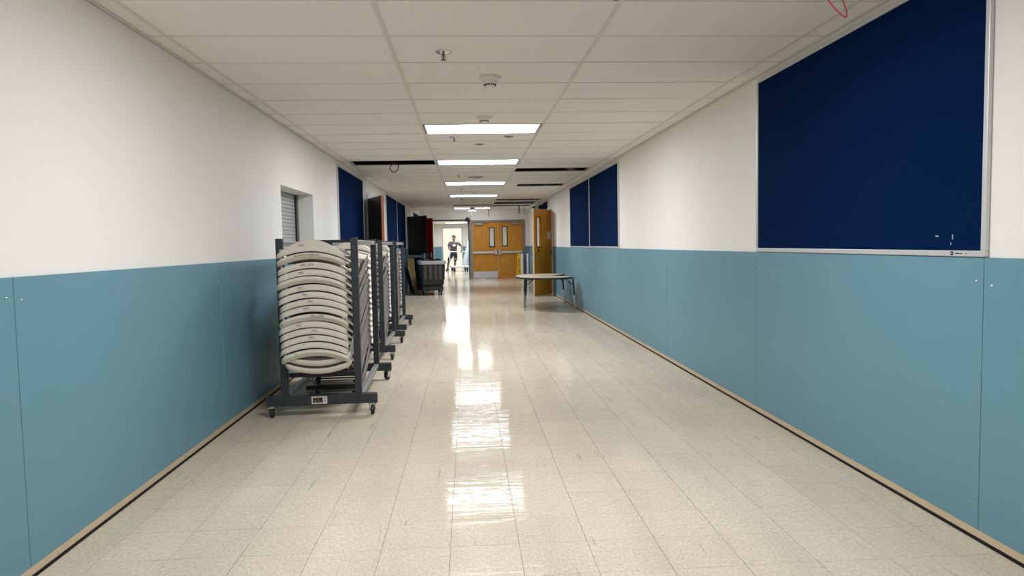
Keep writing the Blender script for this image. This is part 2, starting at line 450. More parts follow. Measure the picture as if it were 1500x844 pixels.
outer = MB().bx(-3.7, -3.6, YB-.2, YF+.1, 0, 2.95).bx(3.8, 3.9, YB-.2, YF+.1, 0, 2.95).bx(-3.6, -2.0, YB-.2, YB-.1, 0, 2.95).bx(2.4, 3.8, YB-.2, YB-.1, 0, 2.95).build('wall_outer', 'outer_wall')
tag(outer, 'grey outer walls of the side rooms behind the doorways', 'wall', kind='structure')
# cross wall with the door openings
wall_end = MB()
wall_end.bx(-2.02, -1.80, YE, YE+.16, 0, 2.95)
wall_end.bx(-1.80, 0.03, YE, YE+.16, 2.27, 2.95)
wall_end.bx(0.03, 0.19, YE+.02, YE+.14, 0, 2.95)
wall_end.bx(0.19, 2.145, YE, YE+.16, 2.23, 2.95)
wall_end.bx(0.03, 0.19, YE, YE+.16, 2.27, 2.95)
wall_end.bx(2.145, 3.8, YE, YE+.16, 0, 2.95)
wall_end.bx(-3.6, -2.02, YE, YE+.16, 0, 2.95)
wall_end = wall_end.build('wall_end', 'wall_paint')
tag(wall_end, 'white cross wall holding the double doors and the open doorway', 'wall', kind='structure')
# hall beyond
wf = MB()
wf.bx(-2.1, -1.9, YE+.16, YF, 0, 2.95); wf.bx(2.3, 2.5, YE+.16, YF, 0, 2.95)
wf.bx(-3.6, -1.42, YF, YF+.1, 0, 2.95); wf.bx(-0.35, 3.8, YF, YF+.1, 0, 2.95); wf.bx(-1.42, -0.35, YF, YF+.1, 2.28, 2.95)
wf = wf.build('wall_far', 'wall_paint')
tag(wf, 'white walls of the bright hall beyond the open doorway', 'wall', kind='structure')
for (a, b) in ((YE+.2, 31.0), (31.0, 36.0), (36.0, YF)):
    box('wainscot_panel', 'teal_panel', wf, -1.9, -1.888, a, b-.004, .05, WT)
    box('wainscot_panel', 'teal_panel', wf, 2.288, 2.3, a, b-.004, .05, WT)
box('wainscot_panel', 'teal_panel', wf, -0.30, 2.28, YF-.012, YF, .05, WT)
box('wainscot_panel', 'teal_panel', wf, -1.88, -1.46, YF-.012, YF, .05, WT)
far_door = MB().bx(-1.46, -1.42, YF-.03, YF+.1, 0, 2.32).bx(-.35, -.31, YF-.03, YF+.1, 0, 2.32).bx(-1.42, -.35, YF-.03, YF+.1, 2.28, 2.32).build('door_9', 'frame_pale')
tag(far_door, 'pale frame of the glowing doorway at the far end of the hall', 'door frame', kind='structure')
# box of daylight yard outside the far door is the world itself

# wainscot panels, screws, base strips
screw_me = MB().lathe([(.0062,0),(.0062,.0012),(.004,.0028),(.0008,.0032)], n=8).mesh('screw', 'screw_metal', smooth=40)
def panel(wall, side, a, b, xface):
    s = 1 if side == 'l' else -1
    o = box('wainscot_panel', 'teal_panel', wall, min(xface, xface-s*.0095), max(xface, xface-s*.0095), a+.0016, b-.0016, .050, WT, bevel=.0018)
    ys = [a+.045, b-.045] if b-a < 2.2 else [a+.045, a+(b-a)*.33, a+(b-a)*.67, b-.045]
    for yy in ys:
        for zz in (.125, 1.115):
            link('screw', screw_me, o, (xface, yy, zz+random.uniform(-.03, .03)), (0, s*PI/2, 0))
Lj = [-6.0, -3.9, -1.6, 0.58, 2.88, 5.20, 6.99, 8.42, 10.2, 12.80]
for a, b in zip(Lj[:-1], Lj[1:]): panel(wall_left, 'l', a, b, WL)
for a, b in ((15.18, 17.6), (17.6, 20.0), (20.0, 21.0), (23.03, 25.1), (25.1, YE)): panel(wall_left, 'l', a, b, WL)
Rj = [-6.0, -4.2, -1.9, 0.45, 2.83, 5.17, 7.57, 9.98, 12.4, 14.8, 17.2, 17.98]
for a, b in zip(Rj[:-1], Rj[1:]): panel(wall_right, 'r', a, b, WR)
panel(wall_right, 'r', 19.06, 21.45, WR)
panel(wall_right, 'r', 21.55, 24.0, XR2-.01); panel(wall_right, 'r', 24.0, YE, XR2-.01)
box('wainscot_panel', 'teal_panel', wall_end, 2.225, XR2-.012, YE-.01, YE, .05, WT)
for nm, s, xf in (('baseboard_left', 1, WL), ('baseboard_right', -1, WR)):
    m = MB(); g = MB()
    segs = [(YB, DOOR_L1[0]-.06), (DOOR_L1[1]+.06, DOOR_L3[0]-.06), (DOOR_L3[1]+.06, YE)] if s == 1 else [(YB, DOOR_R[0]-.06), (DOOR_R[1]+.06, 21.5)]
    for a, b in segs:
        xs = sorted((xf-s*.0095, xf-s*.0005)); m.bx(xs[0], xs[1], a, b, .016, .0495)
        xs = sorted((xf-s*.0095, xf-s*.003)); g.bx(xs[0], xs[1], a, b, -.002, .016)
    o = m.build(nm, 'tan_strip'); tag(o, 'raw tan strip along the foot of the %s wainscot' % ('left' if s == 1 else 'right'), 'baseboard', kind='structure')
    g.build('adhesive_shade_strip', 'black_gap', o)  # black strip: adhesive residue, with the recess shade put into its colour

# ------------------------------------------------------------------ shutter window in the left wall
sw = thing('window_1', 'white serving window recess closed by a grey roll-up shutter', 'window', (-2.0, 7.7, 1.245), kind='structure')
y0s, y1s = SHUT[0]-7.7, SHUT[1]-7.7
zs = 0.02
while zs < .66:
    MB().bx(-.012, .0, y0s+.03, y1s-.06, zs, zs+.0395).build('slat', 'shutter_slat', sw, bevel=.006)
    zs += .0415
box('guide_rail', 'frame_gray', sw, -.02, .03, y1s-.035, y1s-.001, 0, .685)
box('guide_rail', 'black_plastic', sw, -.015, .012, y1s-.06, y1s-.035, 0, .685)
box('guide_rail', 'frame_gray', sw, -.02, .03, y0s+.001, y0s+.03, 0, .685)
box('head_box', 'shutter_slat', sw, -.14, -.02, y0s+.002, y1s-.002, .60, .688)
box('sill', 'frame_pale', sw, -.16, .19, y0s+.001, y1s-.001, .001, .02)
box('back_panel', 'plenum', sw, -.2, -.15, y0s-.2, y1s+.2, -.2, .8)

# ------------------------------------------------------------------ bulletin boards
def board(name_side, y0, y1, z0, z1, divs, label, fr=.022, marks=False):
    """cork board on a wall: frame rails, navy fabric panels, dividers."""
    s = 1 if name_side == 'l' else -1
    xw = WLP if s == 1 else WRP
    t = thing('bulletin_board', label, 'bulletin board', (xw, (y0+y1)/2, z0), group='navy bulletin boards')
    h = z1-z0; L = y1-y0
    X = lambda a, b: (min(s*a, s*b), max(s*a, s*b))
    xs = X(.0005, .020)
    box('bottom_rail', 'alu_frame', t, *xs, -L/2, L/2, 0, fr, bevel=.003)
    box('top_rail', 'alu_frame', t, *xs, -L/2, L/2, h-fr, h, bevel=.003)
    box('side_rail', 'alu_frame', t, *xs, -L/2, -L/2+fr, fr, h-fr, bevel=.003)
    box('side_rail', 'alu_frame', t, *xs, L/2-fr, L/2, fr, h-fr, bevel=.003)
    ed = [-L/2+fr]+[d-(y0+y1)/2 for d in divs]+[L/2-fr]
    for i in range(len(ed)-1):
        a = ed[i]+(.014 if i else 0); b = ed[i+1]-(.014 if i < len(ed)-2 else 0)
        box('fabric_panel', 'navy_fabric', t, *X(.0005, .011), a, b, fr, h-fr)
    for d in ed[1:-1]:
        box('divider', 'alu_frame', t, *X(.0005, .018), d-.014, d+.014, fr, h-fr, bevel=.002)
    return t
b1 = board('r', 2.815, 5.165, 1.228, 2.492, [], 'huge navy bulletin board filling the near right wall', fr=.026)
# maker's badge and its small print on the bottom rail (seen as an oval and two dark dashes)
bl = MB().lathe([(.011, 0), (.011, .0008)], n=16).build('badge', 'navy_fabric', b1, (-.0206, -.975, .013), (0, PI/2, 0)); bl.scale = (.85, 1.0, 1)
bl2 = box('badge_band', 'label_white', b1, -.0222, -.0212, -.983, -.967, .0118, .0148)
for ya, yb in ((-.998, -1.022), (-1.028, -1.04), (-1.062, -1.068)):
    box('fine_print', 'label_dark', b1, -.0207, -.0200, yb, ya, .0105, .0155)
for yy, zz, dy, dz in ((-.86, .088, .02, .006), (-.965, .075, .006, .022), (-.955, .05, .005, .012)):
    box('scuff', 'sheet_gray', b1, -.0113, -.0109, yy-dy/2, yy+dy/2, zz, zz+dz)
board('r', 10.0, 14.78, 1.228, 2.47, [12.42], 'two-panel navy bulletin board behind the folding table on right wall')
board('r', 18.85, 21.35, 1.40, 2.47, [], 'dark navy bulletin board just above the open oak door on right wall')
board('l', 9.98, 12.37, 1.228, 2.47, [], 'single navy bulletin board on left wall above the chair carts')
board('l', 15.8, 20.6, 1.228, 2.49, [18.2], 'two-panel navy bulletin board between the two open left doors')
board('l', 23.6, 26.2, 1.40, 2.45, [], 'small far navy bulletin board above the open dark door on left wall')

# ------------------------------------------------------------------ doors
DH = 2.175
def leaf(n, hinge, latch, m, label, lite=None, lever=True, edge=None, bar=False, plate=False):
    """leaf from hinge to latch; local +X along the leaf, local -Y is one face, thickness 45 mm."""
    d = Vector((latch[0]-hinge[0], latch[1]-hinge[1], 0)); w = d.length; a = math.atan2(d.y, d.x)
    t = thing('door_%d' % n, label, 'door', (hinge[0], hinge[1], .008), (0, 0, a), kind='structure')
    th = .022
    def slab(x0, x1, z0, z1): box('door_panel', m, t, x0, x1, -th, th, z0, z1)
    if lite:
        lx0, lx1, lz0, lz1 = lite
        mm = MB().bx(.003, lx0, -th, th, 0, DH-.008).bx(lx1, w-.003, -th, th, 0, DH-.008).bx(lx0, lx1, -th, th, 0, lz0).bx(lx0, lx1, -th, th, lz1, DH-.008)
        mm.build('door_panel', m, t)
        f = MB()
        for yy in (-th-.006, th-.002):
            f.bx(lx0-.018, lx0+.004, yy, yy+.008, lz0-.018, lz1+.018); f.bx(lx1-.004, lx1+.018, yy, yy+.008, lz0-.018, lz1+.018)
            f.bx(lx0, lx1, yy, yy+.008, lz0-.018, lz0+.004); f.bx(lx0, lx1, yy, yy+.008, lz1-.004, lz1+.018)
        f.build('window_frame', 'dark_and_shaded_wood', t)
        box('glass', 'pane', t, lx0, lx1, -.003, .003, lz0, lz1)
    else:
        slab(.003, w-.003, 0, DH-.008)
    if edge: box('edge_band', edge, t, w-.004, w+.001, -th, th, 0, DH-.008)
    hm = MB().tube([(0,0,-.05),(0,0,.05)], .009, 8).mesh('hinge', 'frame_dark', smooth=40)
    for zz in (.25, 1.08, 1.98): link('hinge', hm, t, (-.004, -th if plate else th, zz))
    if lever:
        for sgn in (-1, 1):
            k = MB().lathe([(.027,0),(.027,.008),(.012,.012),(.010,.045)], n=14, axis='y')
            k = MB().tube([(w-.065, sgn*th, .985), (w-.065, sgn*(th+.012), .985)], .03, 14).tube([(w-.065, sgn*(th+.01), .985), (w-.065, sgn*(th+.055), .985), (w-.18, sgn*(th+.06), .982)], .011, 8)
            k.build('lever_handle', 'chrome', t, smooth=40)
    if bar:
        for sgn in ((-1, 1) if bar == 2 else (-1,)):
            h = box('panic_bar', 'alu_frame', t, .05, w-.10, *sorted((sgn*(th+.02), sgn*(th+.06))), .965, 1.03, bevel=.006)
            box('bar_housing', 'chrome', t, w-.12, w-.02, *sorted((sgn*th, sgn*(th+.07))), .93, 1.09, bevel=.01)
            box('bar_bracket', 'alu_frame', t, .03, .07, *sorted((sgn*th, sgn*(th+.05))), .96, 1.035)
    return t, w, th
# right side: open oak door
dr, w, th = leaf(1, (2.145, 18.04), (1.62, 17.34), 'oak_veneer', 'open oak door with slim glass lite swung out from the right wall', lite=(.56, .72, 1.22, 1.96), edge='tan_strip', plate=True)
box('room_sign', 'label_white', dr, .06, .22, th, th+.006, 1.42, 1.60)
box('deadbolt', 'black_plastic', dr, .66, .71, th, th+.02, 1.10, 1.16, bevel=.008)
box('push_box', 'black_plastic', dr, -.015, .05, -.05, .03, 1.02, 1.14)
# left doors
d, w, th = leaf(2, (-1.765, 12.86), (-1.42, 12.02), 'dark_and_shaded_wood', 'dark open door with brown edge beside the single left bulletin board', edge='brown_wood')
leaf(3, (-1.76, 15.07), (-2.70, 15.03), 'brown_wood', 'brown door leaf folded into the nearer left doorway')
leaf(4, (-1.765, 21.05), (-1.17, 20.35), 'dark_and_shaded_wood', 'black-looking open door standing behind the rolling trash bin', bar=True, lever=False)
leaf(5, (-1.765, 22.93), (-1.09, 22.33), 'red_wood', 'red open door leaf behind the black door and trash bin', bar=1, lever=False)
# frames of the side doors
def side_frame(n, side, a, b, label, m='frame_pale'):
    s = 1 if side == 'l' else -1
    xw = WLP if s == 1 else WRP
    t = thing('door_%d' % n, label, 'door frame', (xw, a, 0), kind='structure')
    X = lambda p, q: (min(s*p, s*q), max(s*p, s*q))
    box('jamb', m, t, *X(-.23, .022), -.055, .002, 0, 2.255, bevel=.002)
    box('jamb', m, t, *X(-.23, .022), b-a-.002, b-a+.055, 0, 2.255, bevel=.002)
    box('head', m, t, *X(-.23, .022), .002, b-a-.002, 2.198, 2.255, bevel=.002)
side_frame(6, 'l', *DOOR_L1, 'pale steel frame of the nearer left doorway')
side_frame(7, 'l', *DOOR_L3, 'pale steel frame of the farther left doorway behind the trash bin')
side_frame(8, 'r', *DOOR_R, 'off-white frame of the right doorway behind the open oak door', 'white_plastic')

# cross doors
fr = thing('door_10', 'grey steel frame around the cross-hall doors', 'door frame', (0, YE, 0), kind='structure')
box('mullion', 'frame_gray', fr, .07, .19, -.03, .17, 0, 2.25, bevel=.003)
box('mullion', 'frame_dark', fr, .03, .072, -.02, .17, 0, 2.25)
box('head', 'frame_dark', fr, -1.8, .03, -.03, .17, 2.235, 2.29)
box('head', 'frame_gray', fr, .19, 2.145, -.03, .17, 2.185, 2.25)
box('jamb', 'frame_gray', fr, 2.145, 2.222, -.03, .17, 0, 2.25)
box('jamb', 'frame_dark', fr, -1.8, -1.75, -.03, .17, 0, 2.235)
def cross_leaf(n, x0, x1, lite, label, kick, flip):
    t = thing('door_%d' % n, label, 'door', (x0, YE+.02, .01), kind='structure')
    w = x1-x0; a, b = lite[0]-x0, lite[1]-x0; z0, z1 = lite[2], lite[3]; H = 2.172
    MB().bx(.004, a, 0, .045, 0, H).bx(b, w-.004, 0, .045, 0, H).bx(a, b, 0, .045, 0, z0).bx(a, b, 0, .045, z1, H).build('door_panel', 'oak_veneer', t)
    f = MB().bx(a-.03, a+.004, -.01, .055, z0-.03, z1+.03).bx(b-.004, b+.03, -.01, .055, z0-.03, z1+.03).bx(a, b, -.01, .055, z0-.03, z0+.004).bx(a, b, -.01, .055, z1-.004, z1+.03)
    f.build('window_frame', 'dark_and_shaded_wood', t)
    box('glass', 'pane', t, a, b, .018, .024, z0, z1)
    box('panic_bar', 'alu_frame', t, .04, w-.04, -.07, -.03, .955, 1.03, bevel=.008)
    hx = w-.14 if flip else .02
    box('bar_housing', 'chrome', t, hx, hx+.11, -.085, 0, .90, 1.10, bevel=.012)
    hx2 = .02 if flip else w-.08
    box('bar_bracket', 'alu_frame', t, hx2, hx2+.06, -.05, 0, .95, 1.035)
    if kick: box('kick_plate', 'alu_frame', t, .03, w-.03, -.004, 0, .01, .26)
    cx = .10 if flip else w-.42
    c = box('door_closer', 'rail_steel', t, cx, cx+.30, -.07, 0, 2.05, 2.12, bevel=.01)
    MB().tube([(cx+.15, -.05, 2.12), (cx+.15, -.05, 2.14), (cx+(.5 if flip else -.2), -.06, 2.15)], .012, 6).build('arm', 'rail_steel', c)
cross_leaf(11, .19, 1.168, (.86, 1.02, 1.22, 1.93), 'left closed oak fire door with steel kick plate', True, True)
cross_leaf(12, 1.172, 2.145, (1.36, 1.52, 1.25, 1.97), 'right closed oak fire door beside the yellow sign', False, False)

# ------------------------------------------------------------------ chair carts and chairs
CHW = 0.503; SAG = .060
def arch(x, sag): return -4*sag*(x/CHW)**2
def back_mesh(kind):
    """curved backrest shell, top edge at local Y=0 facing -Y, arched over X."""
    if kind == 'lip':   prof = [(.004,0),(0,-.004),(-.001,-.021),(0,-.042),(.004,-.046),(.012,-.044),(.016,-.013),(.085,-.011),(.092,-.004),(.05,0)]
    elif kind == 'hollow': prof = [(.005,0),(0,-.004),(-.001,-.014),(0,-.024),(.004,-.027),(.036,-.047),(.042,-.040),(.085,-.016),(.092,-.004),(.05,0)]
    else: prof = [(.012,.002),(.002,-.005),(0,-.022),(0,-.038),(.004,-.043),(.012,-.040),(.016,-.010),(.085,-.006),(.092,.004),(.05,.006)]
    sag = SAG; n = 20; k = len(prof); vs = []; fs = []
    for i in range(n+1):
        u = -1+2*i/n; x = u*CHW/2; e = max(0, abs(u)-.86)/.14
        yo = .03*e*e; sc_ = 1-.14*e*e
        hump = .046*max(0, math.cos(u*PI/2))**1.5 if kind == 'crest' else 0
        for q, (yy, zz) in enumerate(prof):
            mid = -.022
            z2 = mid+(zz-mid)*sc_+arch(x, sag)
            if kind == 'crest' and zz > -.02: z2 += hump
            vs.append((x, yy+yo, z2))
    for i in range(n):
        for j in range(k): fs.append((i*k+j, i*k+(j+1)%k, (i+1)*k+(j+1)%k, (i+1)*k+j))
    fs.append(tuple(range(k))); fs.append(tuple(n*k+j for j in reversed(range(k))))
    mb = MB().add(vs, fs)
    vs = []; fs = []; n = 10; lo = [(.080,-.006),(.080,-.018),(.22,-.046),(.235,-.036),(.20,-.014)]; k = len(lo)     # narrower lower half between the frame tubes
    for i in range(n+1):
        x = (-1+2*i/n)*.208
        for (yy, zz) in lo: vs.append((x, yy, zz+arch(x, SAG*(1 if yy < .1 else .55))))
    for i in range(n):
        for j in range(k): fs.append((i*k+j, i*k+(j+1)%k, (i+1)*k+(j+1)%k, (i+1)*k+j))
    fs.append(tuple(range(k))); fs.append(tuple(n*k+j for j in reversed(range(k))))
    return mb.add(vs, fs).mesh('backrest', 'beige_plastic', smooth=50)
BACKS = {q: back_mesh(q) for q in ('lip', 'hollow', 'crest')}
def seat_mesh():
    vs = []; fs = []; n = 8; prof = [(.30,-.030),(.31,-.020),(.58,-.018),(.60,-.028),(.59,-.040),(.31,-.042)]; k = len(prof)
    for i in range(n+1):
        u = -1+2*i/n; x = u*.17
        for (yy, zz) in prof: vs.append((x, .45+(yy-.45)*(1-.08*abs(u)**3), zz-.010*u*u))
    for i in range(n):
        for j in range(k): fs.append((i*k+j, i*k+(j+1)%k, (i+1)*k+(j+1)%k, (i+1)*k+j))
    fs.append(tuple(range(k))); fs.append(tuple(n*k+j for j in reversed(range(k))))
    return MB().add(vs, fs).mesh('seat', 'beige_plastic', smooth=40)
SEAT = seat_mesh()
def frame_mesh(nm, hx, y0, y1, z0, z1, bar, m_='tube_steel'):
    m = MB()
    m.tube([(-hx, y0, z0), (-hx, y1-.03, z1), (-hx+.03, y1, z1), (hx-.03, y1, z1), (hx, y1-.03, z1), (hx, y0, z0)], .0112, 6)
    m.tube([(-hx, bar, z0+(z1-z0)*.7), (hx, bar, z0+(z1-z0)*.7)], .007, 5)
    return m.mesh(nm, m_, smooth=50)
FRONT = frame_mesh('front_leg_frame', .222, .03, .91, -.032, -.016, .78)
REAR = frame_mesh('rear_leg_frame', .188, .16, .86, -.044, -.042, .80, 'tube_shaded')
foot_me = MB().lathe([(.013,-.018),(.015,-.012),(.015,.012),(.013,.018)], n=8, axis='x').mesh('rubber_foot', 'black_rubber', smooth=40)
def chair(loc, rot, label, group, kind='lip', mark=None, mx=-.06, ms=.030):
    t = thing('folding_chair', label, 'chair', loc, rot, group)
    bk = link('backrest', BACKS[kind], t)
    link('seat', SEAT, t)
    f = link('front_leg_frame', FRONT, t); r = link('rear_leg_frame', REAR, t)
    link('rubber_foot', foot_me, f, (-.16, .91, -.016)); link('rubber_foot', foot_me, f, (.16, .91, -.016))
    if mark:
        me = text_mesh('marker_writing', mark, ms, 'marker_ink', shear=.1)
        cz = -.0165 if kind == 'hollow' else -.022
        if kind == 'crest': cz = .004
        for v in me.vertices:
            x = mx+v.co.x; z = cz+v.co.y*.85+arch(x, SAG)
            v.co = (x, -.0022 if kind != 'crest' else .0005, z)
        link('marker_writing', me, bk)
    return t
ORD = ['topmost', 'second', 'third', 'fourth', 'fifth', 'sixth', 'seventh', 'eighth', 'ninth', 'tenth', 'eleventh', 'twelfth', 'thirteenth', 'fourteenth', 'fifteenth', 'sixteenth', 'seventeenth']
def cart(x, y, nth, label, rz):
    """wheeled frame: base beams, casters, four posts, top rails."""
    t = thing('chair_cart', label, 'cart', (x, y, 0), (0, 0, rz), group='black folding chair carts')
    # local: y 0 = front beam, 1.42 = rear beam; x from -.425 to .425
    LN = 1.42
    bm_ = MB().bx(-.425, .425, -.03, .03, .092, .168).mesh('base_beam', 'cart_steel', bevel=.004)
    for yy in (0, LN):
        b = link('base_beam', bm_, t, (0, yy, 0))
    for xx in (-.284, .282):
        box('base_rail', 'rail_steel', t, xx-.022, xx+.022, .03, LN-.03, .125, .165, bevel=.003)
        for yy in (0, LN):
            box('post', 'cart_steel', t, xx-.026, xx+.026, yy-.026, yy+.026, .168, 1.392, bevel=.003)
        box('top_rail', 'rail_steel', t, xx-.018, xx+.018, .026, LN-.026, 1.335, 1.372, bevel=.003)
    for yy in (LN,):
        box('top_bar', 'cart_steel', t, -.258, .256, yy-.02, yy+.02, 1.362, 1.39, bevel=.003)
    box('cradle_bar', 'black_plastic', t, -.262, .260, .06, .10, .298, .33)
    box('cradle_bar', 'black_plastic', t, -.262, .260, LN-.10, LN-.06, .298, .33)
    box('cradle_bar', 'black_plastic', t, -.262, .260, LN/2-.02, LN/2+.02, .07, .10)
    wm = MB().lathe([(.020,-.016),(.036,-.012),(.038,0),(.036,.012),(.020,.016)], n=16, axis='x').mesh('wheel', 'black_rubber', smooth=35)
    hm = MB().lathe([(.014,-.0175),(.016,-.016),(.016,.016),(.014,.0175)], n=12, axis='x').mesh('hub', 'rail_steel', smooth=35)
    fk = MB().bx(-.025,-.020,-.028,.02,.03,.08).bx(.020,.025,-.028,.02,.03,.08).bx(-.028,.028,-.03,.03,.076,.083).bx(-.02,.02,-.02,.02,.083,.092).mesh('fork', 'chrome', bevel=.002, seg=1)
    for xx in (-.385, .385):
        for yy in (0, LN):
            rz = random.uniform(-.6, .6)
            c = link('caster', fk, t, (xx, yy, 0), (0, 0, rz))
            link('wheel', wm, c, (0, -.004, .038)); link('hub', hm, c, (0, -.004, .038))
    bolt = MB().lathe([(.008,0),(.008,.004),(.004,.006)], n=8, axis='y').mesh('bolt', 'black_rubber')
    for xx in (-.284, .282):
        for zz in (.115, .145): link('bolt', bolt, t, (xx, -.031, zz), (0, 0, PI))
    if nth == 0:
        lb = box('maker_label', 'label_white', t, -.078, .040, -.0318, -.0302, .101, .160)
        box('label_print', 'label_dark', lb, -.070, .006, -.0324, -.0318, .107, .152)
        for (xa, xb, za, zb) in ((.012,.030,.138,.150),(.012,.034,.122,.130),(.014,.026,.108,.114)):
            box('label_print', 'gray_rim', lb, xa, xb, -.0324, -.0318, za, zb)
        for za in (.128, .140): box('label_print', 'khaki_board', lb, -.062, -.012, -.0328, -.0324, za, za+.005)
        box('label_print', 'label_white', lb, -.062, .0, -.0328, -.0324, .112, .115)
    return t
names = ['nearest', 'middle', 'farthest']
RZ = [.030, .014, .014]
CARTS = [(-1.163, 5.53), (-1.29, 8.17), (-1.345, 10.33)]
zpad = [1.334, 1.281, 1.209, 1.155, 1.103, 1.041, .985, .931, .879, .818, .760, .708, .655, .602, .548, .462, .400]
marks = {0: 'MC', 1: 'HUMAN CARE 70', 2: 'MC 279', 3: 'MC', 5: 'MC', 6: 'MC', 7: 'MC', 8: 'MC', 9: 'MC 279', 10: 'MC', 11: 'MC', 12: 'MC', 13: '*', 14: '-'}
mxs = {0: -.06, 1: -.03, 2: -.03, 3: -.07, 5: -.085, 6: -.05, 7: -.02, 8: -.05, 9: .03, 10: -.10, 11: .01, 12: -.02, 13: -.075, 14: -.06}
special = {0: 'with a tall crest', 1: 'lettered HUMAN CARE', 4: 'pulled out', 9: 'pulled out', 14: 'with green smudge', 15: 'upside down', 16: 'upside down'}
for ci, (cx, cy) in enumerate(CARTS):
    cart(cx, cy, ci, ['nearest black steel chair cart with a maker label on its beam', 'middle black steel chair cart of the three by left wall', 'farthest black steel chair cart of the three by left wall'][ci], RZ[ci])
    rz = RZ[ci]; ca, sa = math.cos(rz), math.sin(rz)
    put = lambda lx, ly, z: (cx+lx*ca-ly*sa, cy+lx*sa+ly*ca, z)
    sx = -.024
    grp = 'folding chairs on the %s cart' % names[ci]
    nf = 17 if ci == 0 else 16
    for i in range(nf):
        z = zpad[i]+.002; tilt = math.radians(6+13*i/16)
        jx, jy = random.uniform(-.008, .008), random.uniform(-.006, .006)
        kind = 'crest' if i == 0 else ('hollow' if i in (1, 4, 9, 14) else 'lip')
        if kind == 'hollow': jy -= .018
        if i in (4,): jx -= .010
        roll = 0.0; y = -.135+jy
        rot = (-tilt, 0, rz)
        if i >= 15: rot = (-tilt, PI, rz); y += .03; z -= .055; jx += .02
        if ci: z += random.uniform(-.006, .006)
        lab = 'beige folding chair, %s%s in the front stack of the %s cart' % (ORD[i], '' if i == 0 else ' from top', names[ci])
        if ci == 0 and i in special: lab = lab.replace('folding chair,', 'chair %s,' % special[i])
        t = chair(put(sx+jx, y, z), rot, lab, grp, kind, marks.get(i) if ci == 0 else None, mxs.get(i, -.06), .030 if i != 1 else .024)
        if ci == 0 and i == 14:
            me = MB().bx(-.006, .012, -.0024, -.0018, -.020, -.010).mesh('green_smudge', 'green_mark')
            bk = [c for c in t.children if c.name.startswith('backrest')][0]
            for v in me.vertices: v.co.x += -.14; v.co.z += arch(-.14, SAG)
            link('green_smudge', me, bk)
    for i in range(16):
        z = zpad[i]-.075 if i else 1.27
        tilt = math.radians(14+6*i/15)
        jx, jy = random.uniform(-.008, .008), random.uniform(-.012, .012)
        z = max(z, .40)-(0 if i < 14 else .02*(i-13))
        lab = 'beige folding chair, %s%s in the rear stack of the %s cart' % (ORD[i], '' if i == 0 else ' from top', names[ci])
        chair(put(sx+jx+.02, 1.42+.135+jy, z), (-tilt, 0, PI+rz), lab, grp)

# ------------------------------------------------------------------ rolling trash bin
tb = thing('trash_bin', 'black rolling trash bin with grey rim and ribbed sides', 'trash bin', (-.985, 18.95, 0), (0, 0, .12))
def rrect(hx, hy, r, n=4):
    p = []
    for cx, cy, a0 in ((hx-r, hy-r, 0), (-hx+r, hy-r, PI/2), (-hx+r, -hy+r, PI), (hx-r, -hy+r, 1.5*PI)):
        for i in range(n+1):
            a = a0+PI/2*i/n; p.append((cx+r*math.cos(a), cy+r*math.sin(a)))
    return p
def loft(rings, m=None, capb=True, capt=True):
    m = m or MB(); n = len(rings[0]); vs = [q for g in rings for q in g]; fs = []
    for i in range(len(rings)-1):
        for j in range(n): fs.append((i*n+j, i*n+(j+1)%n, (i+1)*n+(j+1)%n, (i+1)*n+j))
    if capb: fs.append(tuple(reversed(range(n))))
    if capt: fs.append(tuple((len(rings)-1)*n+j for j in range(n)))
    return m.add(vs, fs)
rg = lambda hx, hy, r, z: [(x, y, z) for x, y in rrect(hx, hy, r)]
loft([rg(.25,.38,.05,.24), rg(.29,.44,.06,.30), rg(.325,.49,.06,.84), rg(.315,.48,.06,.84), rg(.28,.42,.05,.34)]).build('tub', 'black_plastic', tb, smooth=35)
for xx in (-.20, -.06, .08, .20):
    MB().add([(xx-.045,-.44,.42),(xx+.045,-.44,.42),(xx+.05,-.475,.80),(xx-.05,-.475,.80),(xx-.04,-.475,.42),(xx+.04,-.475,.42),(xx+.045,-.50,.80),(xx-.045,-.50,.80)],
             [(0,1,5,4),(4,5,6,7),(1,2,6,5),(0,4,7,3),(3,7,6,2)]).build('rib', 'rib_plastic', tb)
for yy in (-.25, 0, .25):
    MB().add([(.30,yy-.06,.42),(.30,yy+.06,.42),(.318,yy+.06,.80),(.318,yy-.06,.80),(.325,yy-.05,.42),(.325,yy+.05,.42),(.342,yy+.05,.80),(.342,yy-.05,.80)],
             [(0,1,5,4),(4,5,6,7),(1,2,6,5),(0,4,7,3),(3,7,6,2)]).build('rib', 'rib_plastic', tb)
loft([rg(.325,.49,.06,.82), rg(.355,.525,.08,.82), rg(.362,.53,.09,.86), rg(.362,.53,.09,.90), rg(.345,.515,.08,.915), rg(.30,.46,.06,.91), rg(.30,.46,.06,.82)], capb=False, capt=False).build('rim', 'gray_rim', tb, smooth=40)
vs = []; fs = []; n = 28                                     # liner bag folded over the rim
for j in range(n):
    a = 2*PI*j/n; c, s_ = math.cos(a), math.sin(a)
    sq = 1/max(abs(c), abs(s_))*.86+.14
    for q, (kx, zz) in enumerate(((.96,.93),(.86,.945),(.80,.90),(.70,.60))):
        wv = 1+.03*math.sin(5*a+q)
        vs.append((.315*kx*c*sq*wv, .475*kx*s_*sq*wv, zz+.012*math.sin(7*a+q*2)))
for j in range(n):
    for q in range(3): fs.append((j*4+q, ((j+1)%n)*4+q, ((j+1)%n)*4+q+1, j*4+q+1))
fs.append(tuple(j*4+3 for j in range(n)))
MB().add(vs, fs).build('liner_bag', 'bag_black', tb, smooth=60)
MB().bx(-.27,.27,-.40,.40,.13,.25).build('chassis', 'black_plastic', tb, bevel=.02)
